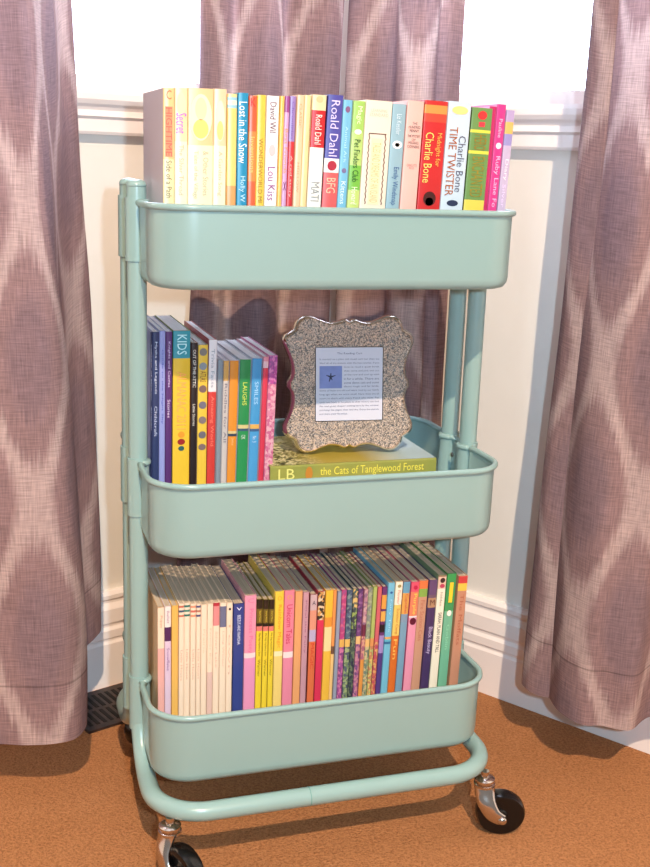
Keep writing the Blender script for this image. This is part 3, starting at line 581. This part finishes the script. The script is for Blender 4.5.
  (-0.1726, 0.0075, 0.1863, 0.0, 'amber yellow spine beside the striped top cream ones', (225, 179, 99), [(1, (226, 176, 90))], [], {}),
  (-0.1644, 0.0061, 0.1881, 0.0, 'cream spine topped by three dashes, first of four such', (235, 213, 189), [(0.011, (235, 213, 189)), (0.025, (192, 107, 83)), (0.041, (235, 213, 189)), (0.055, (60, 84, 108)), (0.072, (235, 213, 189)), (0.085, (192, 107, 83)), (1, (235, 213, 189))], [('Little House', 0.303, 0.507, 0.4, (205, 165, 140))], {}),
  (-0.1579, 0.0067, 0.1875, 0.0, 'cream spine topped by three dashes, second of four such', (235, 213, 189), [(0.011, (235, 213, 189)), (0.025, (45, 114, 106)), (0.041, (235, 213, 189)), (0.055, (63, 128, 112)), (0.071, (235, 213, 189)), (0.085, (45, 114, 106)), (1, (235, 213, 189))], [('Little House', 0.302, 0.505, 0.4, (205, 165, 140))], {}),
  (-0.1508, 0.0062, 0.1868, 0.0, 'cream spine topped by three dashes, third of four such', (235, 213, 189), [(0.011, (235, 213, 189)), (0.025, (217, 144, 112)), (0.041, (235, 213, 189)), (0.055, (205, 108, 92)), (0.071, (235, 213, 189)), (0.085, (217, 144, 112)), (1, (235, 213, 189))], [('Little House', 0.301, 0.504, 0.4, (205, 165, 140))], {}),
  (-0.1441, 0.0053, 0.1863, 0.0, 'cream spine topped by three dashes, fourth of four such', (235, 213, 189), [(0.011, (235, 213, 189)), (0.025, (76, 76, 116)), (0.041, (235, 213, 189)), (0.055, (180, 116, 91)), (0.071, (235, 213, 189)), (0.085, (76, 76, 116)), (1, (235, 213, 189))], [('Little House', 0.3, 0.503, 0.4, (205, 165, 140))], {}),
  (-0.1383, 0.0068, 0.1844, 0.0, 'plain cream spine just right of the four dashed ones', (235, 213, 189), [(1, (235, 213, 189))], [('Prairie', 0.163, 0.325, 0.35, (225, 190, 160))], {}),
  (-0.1311, 0.0066, 0.185, 0.0, 'plain cream spine with a faint pink foot', (235, 213, 189), [(0.462, (235, 213, 189)), (1, (220, 185, 173))], [('Farmer Boy', 0.163, 0.407, 0.35, (220, 180, 150))], {}),
  (-0.1241, 0.0074, 0.1856, 0.0, 'cream spine with a long pink label at the top', (235, 213, 189), [(0.022, (174, 44, 60)), (0.153, (216, 136, 136)), (1, (235, 213, 189))], [('Silver Lake', 0.191, 0.436, 0.35, (215, 175, 150))], {}),
  (-0.1163, 0.0076, 0.1849, 0.0, 'cream spine with a slate blue label at the top', (235, 213, 189), [(0.022, (235, 213, 189)), (0.163, (104, 108, 137)), (1, (235, 213, 189))], [('Long Winter', 0.19, 0.434, 0.35, (215, 175, 150))], {}),
  (-0.1083, 0.0071, 0.1841, 0.0, 'cream spine with a black dot, left of the navy one', (235, 213, 189), [(1, (235, 213, 189))], [('oval', 0.032, 0.049, 0.4, (50, 40, 40)), ('Town', 0.108, 0.487, 0.35, (215, 175, 150))], {}),
  (-0.1001, 0.0126, 0.1819, 0.0, 'navy blue spine with a white title', (45, 57, 113), [(1, (50, 64, 131))], [('V', 0.021, 0.043, 0.5, (230, 235, 250), 'u'), ('BEEZUS AND RAMONA', 0.075, 0.278, 0.3, (225, 230, 250))], {}),
  (-0.0867, 0.014, 0.1906, 0.0, 'candy pink spine with a white swoosh, right of navy', (219, 154, 170), [(0.379, (226, 145, 170)), (0.412, (234, 210, 212)), (1, (223, 145, 182))], [('C', 0.017, 0.045, 0.5, (235, 115, 150), 'u'), ('Princess Posey', 0.084, 0.379, 0.45, (232, 110, 150))], {}),
  (-0.072, 0.0074, 0.1846, 0.0, 'yellow spine with a black top panel, leftmost of three alike', (138, 122, 57), [(0.065, (41, 29, 21)), (0.163, (109, 89, 33)), (0.184, (32, 24, 20)), (0.217, (214, 117, 109)), (1, (227, 200, 55))], [('Story Hour', 0.076, 0.152, 0.4, (225, 200, 70)), ('the big mystery box', 0.228, 0.39, 0.45, (120, 100, 20)), ('Warner', 0.412, 0.531, 0.45, (130, 110, 20))], {}),
  (-0.0641, 0.0064, 0.1839, 0.0, 'yellow spine with a black top panel, middle one of three alike', (138, 122, 57), [(0.065, (41, 29, 21)), (0.162, (109, 89, 33)), (0.184, (32, 24, 20)), (0.216, (214, 117, 109)), (1, (227, 200, 55))], [('Story Hour', 0.076, 0.151, 0.4, (225, 200, 70)), ('the big mystery box', 0.227, 0.389, 0.45, (120, 100, 20)), ('Warner', 0.411, 0.53, 0.45, (130, 110, 20))], {}),
  (-0.0571, 0.0062, 0.1833, 0.0, 'yellow spine with a black top panel, rightmost of three alike', (138, 122, 57), [(0.065, (41, 29, 21)), (0.162, (109, 89, 33)), (0.183, (32, 24, 20)), (0.216, (214, 117, 109)), (1, (227, 200, 55))], [('Story Hour', 0.075, 0.151, 0.4, (225, 200, 70)), ('the big mystery box', 0.226, 0.388, 0.45, (120, 100, 20)), ('Warner', 0.41, 0.528, 0.45, (130, 110, 20))], {}),
  (-0.0501, 0.0107, 0.1925, 0.0, 'taller yellow spine with orange script over a pale band', (227, 201, 92), [(0.393, (228, 195, 67)), (0.426, (235, 222, 176)), (1, (230, 201, 117))], [('O', 0.028, 0.056, 0.5, (235, 165, 40), 'u'), ('Rainbow Magic', 0.084, 0.37, 0.5, (225, 140, 40))], {}),
  (-0.0387, 0.0123, 0.1927, 0.0, 'rose pink spine lettered Unicorn Tales in red', (219, 127, 143), [(0.404, (223, 127, 147)), (0.444, (234, 213, 213)), (1, (221, 132, 156))], [('O', 0.028, 0.056, 0.5, (245, 165, 90), 'u'), ('Unicorn Tales', 0.09, 0.348, 0.55, (195, 50, 90))], {}),
  (-0.0256, 0.0089, 0.1904, 0.09, 'apricot orange spine right of the rose pink one', (213, 152, 104), [(1, (221, 157, 105))], [], {}),
  (-0.0159, 0.0071, 0.1884, 0.19, 'mauve grey spine beside the apricot one', (155, 115, 131), [(1, (188, 143, 156))], [('Petal the Fairy', 0.055, 0.414, 0.35, (150, 90, 120))], {}),
  (-0.0074, 0.0084, 0.185, 0.3, 'spine lavender above and orange below, with a small dark letter', (133, 60, 60), [(0.109, (194, 166, 170)), (0.244, (213, 144, 120)), (0.326, (178, 166, 198)), (1, (209, 108, 67))], [('A', 0.043, 0.071, 0.5, (50, 40, 60), 'u'), ('MAGIC', 0.337, 0.516, 0.5, (200, 60, 40))], {}),
  (0.0017, 0.0084, 0.188, 0.4, 'red spine under a black and white dotted top', (175, 62, 78), [(0.193, ('busy', (54, 48, 41), (216, 190, 157), (198, 145, 86))), (1, (207, 50, 83))], [], {}),
  (0.0108, 0.0095, 0.1885, 0.51, 'golden spine fading to cream beside the red dotted one', (226, 179, 74), [(0.182, (227, 179, 58)), (0.248, (220, 143, 58)), (0.414, (234, 209, 151)), (1, (227, 179, 66))], [], {}),
  (0.0207, 0.0041, 0.1878, 0.59, 'very thin orange spine right of the golden one', (216, 143, 70), [(0.385, (220, 144, 79)), (0.44, (109, 76, 60)), (1, (229, 189, 124))], [], {}),
  (0.0253, 0.0046, 0.1861, 0.65, 'very thin grey blue spine beside the magenta one', (133, 141, 157), [(1, (142, 150, 171))], [], {}),
  (0.0304, 0.0064, 0.1869, 0.72, 'magenta spine among the thin speckled ones', (168, 63, 127), [(0.34, ('busy', (176, 64, 117), (198, 99, 132), (157, 78, 131))), (0.394, (219, 170, 89)), (1, ('busy', (158, 79, 145), (198, 116, 155), (126, 66, 119)))], [], {}),
  (0.0373, 0.0067, 0.1862, 0.8, 'blue green speckled spine right of magenta', (87, 103, 119), [(0.339, ('busy', (82, 102, 122), (119, 138, 138), (62, 75, 101))), (0.393, (220, 179, 98)), (1, ('busy', (108, 128, 95), (152, 165, 119), (78, 85, 104)))], [], {}),
  (0.0446, 0.0062, 0.1869, 0.88, 'dark speckled spine with a yellow green middle', (58, 74, 74), [(0.137, ('busy', (213, 180, 114), (110, 104, 90), (64, 90, 84))), (0.274, ('busy', (144, 163, 91), (89, 109, 83), (59, 65, 72))), (1, ('busy', (49, 52, 69), (69, 83, 76), (106, 119, 93)))], [], {}),
  (0.0513, 0.0062, 0.1863, 0.95, 'purple speckled spine in the middle of the row', (109, 69, 117), [(0.328, ('busy', (111, 65, 117), (139, 93, 139), (79, 53, 99))), (0.383, (224, 180, 123)), (1, ('busy', (168, 96, 135), (190, 130, 144), (113, 73, 119)))], [], {}),
  (0.058, 0.0049, 0.1858, 1.02, 'dusty rose speckled spine right of purple', (172, 107, 123), [(0.245, ('busy', (175, 129, 142), (132, 99, 126), (195, 155, 155))), (0.327, (106, 41, 65)), (0.491, ('busy', (189, 113, 120), (160, 94, 114), (209, 156, 130))), (1, (216, 143, 70))], [], {}),
  (0.0634, 0.0057, 0.1866, 1.09, 'sage green speckled spine right of dusty rose', (132, 140, 108), [(0.356, ('busy', (142, 148, 122), (160, 167, 134), (124, 130, 124))), (0.41, (224, 180, 115)), (1, ('busy', (134, 147, 114), (199, 179, 133), (107, 120, 107)))], [], {}),
  (0.0697, 0.005, 0.1874, 1.15, 'yellow green spine left of the coral one', (151, 167, 86), [(0.357, (165, 177, 100)), (0.412, (216, 144, 87)), (1, ('busy', (214, 188, 109), (186, 120, 87), (168, 175, 109)))], [], {}),
  (0.0752, 0.0052, 0.1869, 1.21, 'coral red spine in front of a purple neighbour', (177, 80, 88), [(0.383, (200, 95, 103)), (1, ('busy', (193, 104, 78), (176, 71, 91), (213, 163, 104)))], [], {}),
  (0.0809, 0.0063, 0.1863, 1.28, 'purple spine with stacked yellow orange squares', (99, 50, 99), [(0.055, (103, 51, 107)), (0.153, (217, 152, 71)), (0.169, (98, 46, 98)), (0.24, (222, 166, 81)), (0.262, (98, 46, 98)), (0.317, (37, 29, 33)), (0.339, (99, 50, 107)), (0.464, (158, 134, 190)), (1, (83, 59, 123))], [], {}),
  (0.0877, 0.0085, 0.1908, 1.37, 'light sky blue spine with a yellow band low down', (111, 176, 204), [(0.368, (112, 180, 209)), (0.384, (218, 161, 89)), (0.401, (94, 175, 199)), (0.418, (45, 101, 142)), (1, (112, 180, 205))], [('oval', 0.056, 0.072, 0.4, (40, 90, 150)), ('Fairy Tale', 0.111, 0.334, 0.35, (170, 220, 240))], {}),
  (0.097, 0.0093, 0.1913, 1.48, 'spine cream on top turning yellow and orange', (221, 189, 148), [(0.156, (234, 226, 205)), (0.368, (227, 193, 100)), (1, (211, 107, 43))], [('oval', 0.017, 0.039, 0.5, (150, 140, 90)), ('Flower', 0.056, 0.151, 0.4, (215, 120, 100)), ('Summer Camp', 0.179, 0.357, 0.5, (190, 120, 50)), ('Fun', 0.391, 0.53, 0.5, (250, 190, 90))], {}),
  (0.107, 0.0091, 0.1905, 1.59, 'steel blue spine with an orange label', (117, 69, 93), [(0.078, (100, 153, 181)), (0.222, (213, 156, 80)), (0.278, (125, 150, 174)), (1, (117, 154, 178))], [('Cupcakes', 0.083, 0.217, 0.5, (190, 70, 70))], {}),
  (0.1169, 0.0105, 0.1896, 1.6, 'pink spine topped with orange, right of steel blue', (198, 73, 113), [(0.066, (216, 82, 106)), (0.233, (217, 126, 94)), (0.244, (233, 217, 221)), (1, (225, 145, 170))], [('oval', 0.022, 0.05, 0.5, (190, 30, 70)), ('Purple', 0.078, 0.222, 0.5, (250, 215, 90)), ('oval', 0.244, 0.294, 0.8, (90, 15, 45))], {}),
  (0.1282, 0.0116, 0.1898, 1.6, 'tan spine with orange and green blocks on top', (173, 124, 100), [(0.055, (218, 117, 68)), (0.111, (129, 166, 77)), (1, (194, 145, 119))], [('Fire Station Cats', 0.133, 0.416, 0.45, (180, 110, 85))], {}),
  (0.1407, 0.0106, 0.1901, 1.6, 'dark purple spine with pale lettering near its foot', (83, 67, 108), [(0.1, (97, 72, 109)), (0.122, (110, 86, 102)), (0.189, (173, 133, 101)), (1, (67, 50, 92))], [('M', 0.133, 0.172, 0.6, (100, 60, 50), 'u'), ('Black Beauty', 0.322, 0.511, 0.6, (205, 190, 225))], {}),
  (0.1521, 0.0109, 0.1957, 1.6, 'off white spine with black capitals, taller than purple neighbour', (115, 139, 107), [(0.011, (138, 114, 89)), (0.091, (217, 185, 164)), (1, (234, 226, 205))], [('oval', 0.017, 0.051, 0.6, (60, 40, 40)), ('oval', 0.057, 0.085, 0.6, (180, 60, 90)), ('hidden', 0.114, 0.205, 0.3, (150, 130, 110)), ('SARAH, PLAIN AND TALL', 0.25, 0.523, 0.5, (70, 70, 60))], {}),
  (0.1645, 0.0123, 0.196, 1.6, 'green spine with a yellow strip, second from the right end', (72, 137, 72), [(0.045, (56, 149, 81)), (0.205, (56, 145, 84)), (0.25, (65, 145, 89)), (1, (110, 175, 143))], [('rect', 0.057, 0.193, 0.4, (245, 200, 50)), ('oval', 0.245, 0.284, 0.5, (250, 235, 225)), ('Goblin', 0.341, 0.512, 0.3, (140, 205, 170))], {}),
  (0.1796, 0.0124, 0.1921, 1.6, 'tan brown spine with red and yellow top, rightmost', (183, 142, 110), [(0.05, (196, 63, 63)), (0.101, (227, 188, 75)), (1, (189, 134, 108))], [('The Moffats', 0.123, 0.476, 0.4, (170, 100, 75))], {}),
]),
]

rnd = random.Random(4)
for nm, zb, yf, dep, recs in SHELVES:
    for rec in recs: make_book(nm, zb, yf, dep, rec, rnd)

# ------------------------------------------------------------------ flat books and the glitter frame on the middle tray
def flat_book(name, label, x0, y0, w, d, z0, th, cov, top_mat, rot=0.0):
    e = empty(name, label, 'book', (x0, y0, z0), None, rot)
    bm = bmesh.new(); c = .0024
    box(bm, 0, w, 0, d, 0, c, 0); box(bm, 0, w, 0, d, th-c, th, 0); box(bm, 0, w, -.0008, c, c*.5, th-c*.5, 0)
    o = from_bm('cover', bm, [cov], e); bv = o.modifiers.new('bevel', 'BEVEL'); bv.width = .0007; bv.segments = 2
    bm = bmesh.new(); box(bm, .003, w-.003, c+.0002, d-.003, c+.0001, th-c-.0001); from_bm('page_block', bm, PAGES['middle'], e)
    if top_mat:
        bm = bmesh.new(); bm.faces.new([bm.verts.new(q) for q in ((.001, .001, th+.0003), (w-.001, .001, th+.0003), (w-.001, d-.001, th+.0003), (.001, d-.001, th+.0003))])
        me = bpy.data.meshes.new('art'); bm.to_mesh(me); bm.free(); link('cover_art', me, top_mat, e)
    return e
m = bpy.data.materials.new('forest_cover_print'); m.use_nodes = True; t, n, l, b = nodes(m)
tcx = n.new('ShaderNodeTexCoord'); s = n.new('ShaderNodeSeparateXYZ'); l.new(tcx.outputs['Object'], s.inputs[0])
nz = n.new('ShaderNodeTexNoise'); nz.inputs['Scale'].default_value = 120; nz.inputs['Detail'].default_value = 3; nz.inputs['Distortion'].default_value = 1.5; l.new(tcx.outputs['Object'], nz.inputs['Vector'])
cr = n.new('ShaderNodeValToRGB'); e = cr.color_ramp.elements; cr.color_ramp.interpolation = 'LINEAR'
e[0].position = .40; e[0].color = rgb((60, 66, 40)); e[1].position = .56; e[1].color = rgb((226, 220, 170)); q = e.new(.48); q.color = rgb((140, 145, 80))
mr = n.new('ShaderNodeMapRange'); mr.inputs['From Min'].default_value = .03; mr.inputs['From Max'].default_value = .07; l.new(s.outputs['X'], mr.inputs[0])
mr2 = n.new('ShaderNodeMapRange'); mr2.inputs['From Min'].default_value = .12; mr2.inputs['From Max'].default_value = .18; l.new(s.outputs['X'], mr2.inputs[0])
m1 = n.new('ShaderNodeMix'); m1.data_type = 'RGBA'; l.new(cr.outputs[0], m1.inputs[6]); m1.inputs[7].default_value = rgb((176, 158, 70)); l.new(mr.outputs[0], m1.inputs[0]); l.new(nz.outputs['Fac'], cr.inputs[0])
m2 = n.new('ShaderNodeMix'); m2.data_type = 'RGBA'; l.new(m1.outputs[2], m2.inputs[6]); m2.inputs[7].default_value = rgb((176, 200, 206)); l.new(mr2.outputs[0], m2.inputs[0])
l.new(m2.outputs[2], b.inputs['Base Color']); b.inputs['Roughness'].default_value = .3; FOREST = m
GREENB = noisy('olive_cover', (164, 158, 74), .05, 26, .4, col2=(136, 146, 72))
flat_book('book', 'plain cream hardcover lying flat under the olive green book', -.046, -.028, .200, .13, .3822, .0345, mat('plain_card', (214, 204, 186), .5), None)
gb = flat_book('book', 'olive green hardcover lying flat beneath the glitter picture frame', -.048, -.030, .213, .14, .4169, .0320, GREENB, FOREST)
for s_, x0_, x1_, c in (("the Cats of Tanglewood Forest", .062, .196, (240, 226, 90)), ("LB", .010, .030, (232, 226, 130))):
    me = text_mesh(s_, x1_-x0_, .013); me.transform(Matrix(((1,0,0,(x0_+x1_)/2), (0,0,-1,-.0012), (0,1,0,.0215), (0,0,0,1)))); link('spine_title', me, mat('printed_ink', c, .4), gb)
bm = bmesh.new(); bm.faces.new([bm.verts.new((.048+.0045*math.cos(2*PI*k/20), -.0012, .021+.0085*math.sin(2*PI*k/20))) for k in range(20)]); me = bpy.data.meshes.new('e'); bm.to_mesh(me); bm.free(); link('spine_emblem', me, mat('printed_ink', (196, 130, 50), .4), gb)

GLIT = bpy.data.materials.new('silver_glitter'); GLIT.use_nodes = True; t, n, l, b = nodes(GLIT)
tcx = n.new('ShaderNodeTexCoord'); v = n.new('ShaderNodeTexVoronoi'); v.inputs['Scale'].default_value = 900; l.new(tcx.outputs['Object'], v.inputs['Vector'])
sp = n.new('ShaderNodeSeparateColor'); l.new(v.outputs['Color'], sp.inputs[0]); cr = n.new('ShaderNodeValToRGB'); e = cr.color_ramp.elements
e[0].color = rgb((70, 64, 60)); e[1].color = rgb((232, 208, 190)); e[0].position = .15; e[1].position = .95; l.new(sp.outputs[0], cr.inputs[0]); l.new(cr.outputs[0], b.inputs['Base Color'])
b.inputs['Metallic'].default_value = .35; b.inputs['Roughness'].default_value = .42
nm_ = n.new('ShaderNodeNormalMap'); nm_.space = 'OBJECT'
vs = n.new('ShaderNodeVectorMath'); vs.operation = 'MULTIPLY_ADD'; vs.inputs[1].default_value = (.55, .55, .55); vs.inputs[2].default_value = (-.275, -.275, -.275); l.new(v.outputs['Color'], vs.inputs[0])
ge = n.new('ShaderNodeNewGeometry'); va = n.new('ShaderNodeVectorMath'); va.operation = 'ADD'; l.new(ge.outputs['Normal'], va.inputs[0]); l.new(vs.outputs[0], va.inputs[1])
vn = n.new('ShaderNodeVectorMath'); vn.operation = 'NORMALIZE'; l.new(va.outputs[0], vn.inputs[0]); l.new(vn.outputs[0], b.inputs['Normal']); n.remove(nm_)
SILV = mat('polished_silver', (232, 222, 212), .14, 1.0)

fr = empty('picture_frame', 'silver glitter picture frame with scalloped outline standing on the olive green book', 'picture frame', (.0635, .010, .4490), None, -.07)
FH = .171; tilt = math.radians(-7)
MF = Matrix.Rotation(tilt, 4, 'X')      # leans back on its stand
def scallop(k_=1.0):
    """outline of the frame in local x,z (origin at centre); built from one quarter"""
    q = [(0, .0765), (.006, .0795), (.014, .0765), (.026, .0755), (.038, .0790), (.050, .0835), (.060, .0825), (.067, .0765), (.0695, .0690), (.0745, .0650), (.0815, .0600), (.0830, .0510), (.0785, .0400), (.0745, .0300), (.0725, .0180), (.0740, .0090), (.0775, .0035), (.0775, 0)]
    full = q[:-1]+[(q[-1][0], 0)]+[(x, -z) for x, z in q[-2::-1]]
    full = full+[(-x, z) for x, z in full[-2:0:-1]]
    f2 = catmull([(x, z) for x, z in full+[full[0]]], 3)[:-1]
    return [(x*k_*.995, z*k_*1.008) for x, z in f2]
out_ = scallop(); inn = scallop(.945); W2, H2 = .0425, .0450
zc = .0865
def P3(x, y, z): return MF @ Vector((x, y, z+zc))
bm = bmesh.new()      # silver border ridge
rings = []
for sc_, y in ((1.0, .010), (1.0, .001), (.985, -.0045), (.965, -.0052), (.948, -.0030), (.948, .002)):
    rings.append([bm.verts.new(P3(x, y, z)) for x, z in scallop(sc_)])
for a, b_ in zip(rings, rings[1:]):
    for k in range(len(a)): bm.faces.new((a[k], a[(k+1) % len(a)], b_[(k+1) % len(a)], b_[k]))
bm.faces.new(rings[0])
from_bm('frame_edge', bm, SILV, fr, auto=60)
bm = bmesh.new()
a = [bm.verts.new(P3(x, -.0026, z)) for x, z in scallop(.95)]; K = len(a); b_ = []
for x, z in scallop(.95):
    s_ = max(abs(x)/(W2+.001), abs(z)/(H2+.001)); b_.append(bm.verts.new(P3(x/s_, -.0012, z/s_)))
for k in range(K): bm.faces.new((a[k], a[(k+1) % K], b_[(k+1) % K], b_[k]))
bmesh.ops.recalc_face_normals(bm, faces=bm.faces)
o = from_bm('glitter_face', bm, GLIT, fr)
for p_ in o.data.polygons:
    pass
bm = bmesh.new(); bm.faces.new([bm.verts.new(P3(x*W2, -.0016, z*H2)) for x, z in ((-1,-1), (1,-1), (1,1), (-1,1))]); me = bpy.data.meshes.new('card'); bm.to_mesh(me); bm.free()
card = link('printed_card', me, mat('white_paper', (208, 208, 222), .6), fr)
INK = mat('grey_ink', (84, 86, 118), .6)
def frame_text(s_, xc, z, wd, hh, ink=INK, nm='printed_text'):
    me = text_mesh(s_, wd, hh); me.transform(MF @ Matrix(((1,0,0,xc), (0,0,-1,-.0019), (0,1,0,z+zc), (0,0,0,1)))); link(nm, me, ink, card)
frame_text("The Reading Cart", 0, .0375, .032, .0032)
LINES = ["It started as a plain old metal cart but then we", "filled all of the shelves with the best stories. If you", "love to read a quiet book", "then come and pick one out", "of the row and curl up with", "it for a while. There are", "some about cats and some", "about magic and far lands,", "Some of them are old and were read by our family", "long ago when we were small. Now they are all", "yours to share with every friend who visits. Put", "each one back in its place so that others can find", "the next great chapter waiting here by the window", "and keep the pages clean and dry. Enjoy the stories", "and share your favorites."]
for i, s_ in enumerate(LINES):
    z = .0305-i*.0048; short = 2 <= i <= 7
    wd = .045 if short else (.076 if i < 14 else .036); xc = .0155 if short else (0 if i < 14 else -.020)
    frame_text(s_, xc, z, wd, .0027)
bm = bmesh.new(); bm.faces.new([bm.verts.new(P3(x, -.0018, z)) for x, z in ((-.0380, -.0050), (-.0095, -.0050), (-.0095, .0225), (-.0380, .0225))]); me = bpy.data.meshes.new('picture'); bm.to_mesh(me); bm.free()
link('printed_picture', me, noisy('picture_blue', (128, 142, 200), .05, 90, .6), card)
bm = bmesh.new(); c0 = (-.0240, .0090)
for a0, ln in ((.3, .0065), (1.5, .0050), (2.75, .0060), (4.4, .0062), (5.2, .0045)):
    d = Vector((math.cos(a0), math.sin(a0))); pn = Vector((-d.y, d.x)); C0 = Vector(c0)
    bm.faces.new([bm.verts.new(P3(q.x, -.0020, q.y)) for q in (C0-pn*.0012, C0+pn*.0012, C0+d*ln+pn*.0004, C0+d*ln-pn*.0004)])
me = bpy.data.meshes.new('bird'); bm.to_mesh(me); bm.free(); link('bird_print', me, mat('dark_ink', (40, 44, 70), .6), card)
bm = bmesh.new(); ps = [(-.022, .011, .060), (.022, .011, .060), (.022, .060, -.0835+.0), (-.022, .060, -.0835)]
A0 = [P3(-.015, .0105, .045), P3(.015, .0105, .045)]; bot = [Vector((.022, .066, .0005)), Vector((-.022, .066, .0005))]
v4 = [bm.verts.new(q) for q in A0+bot]; bm.faces.new(v4); ex = bmesh.ops.extrude_face_region(bm, geom=bm.faces[:]); bmesh.ops.translate(bm, verts=[g for g in ex['geom'] if isinstance(g, bmesh.types.BMVert)], vec=(0, .002, .0005))
from_bm('easel_stand', bm, mat('black_card', (28, 26, 28), .7), fr)
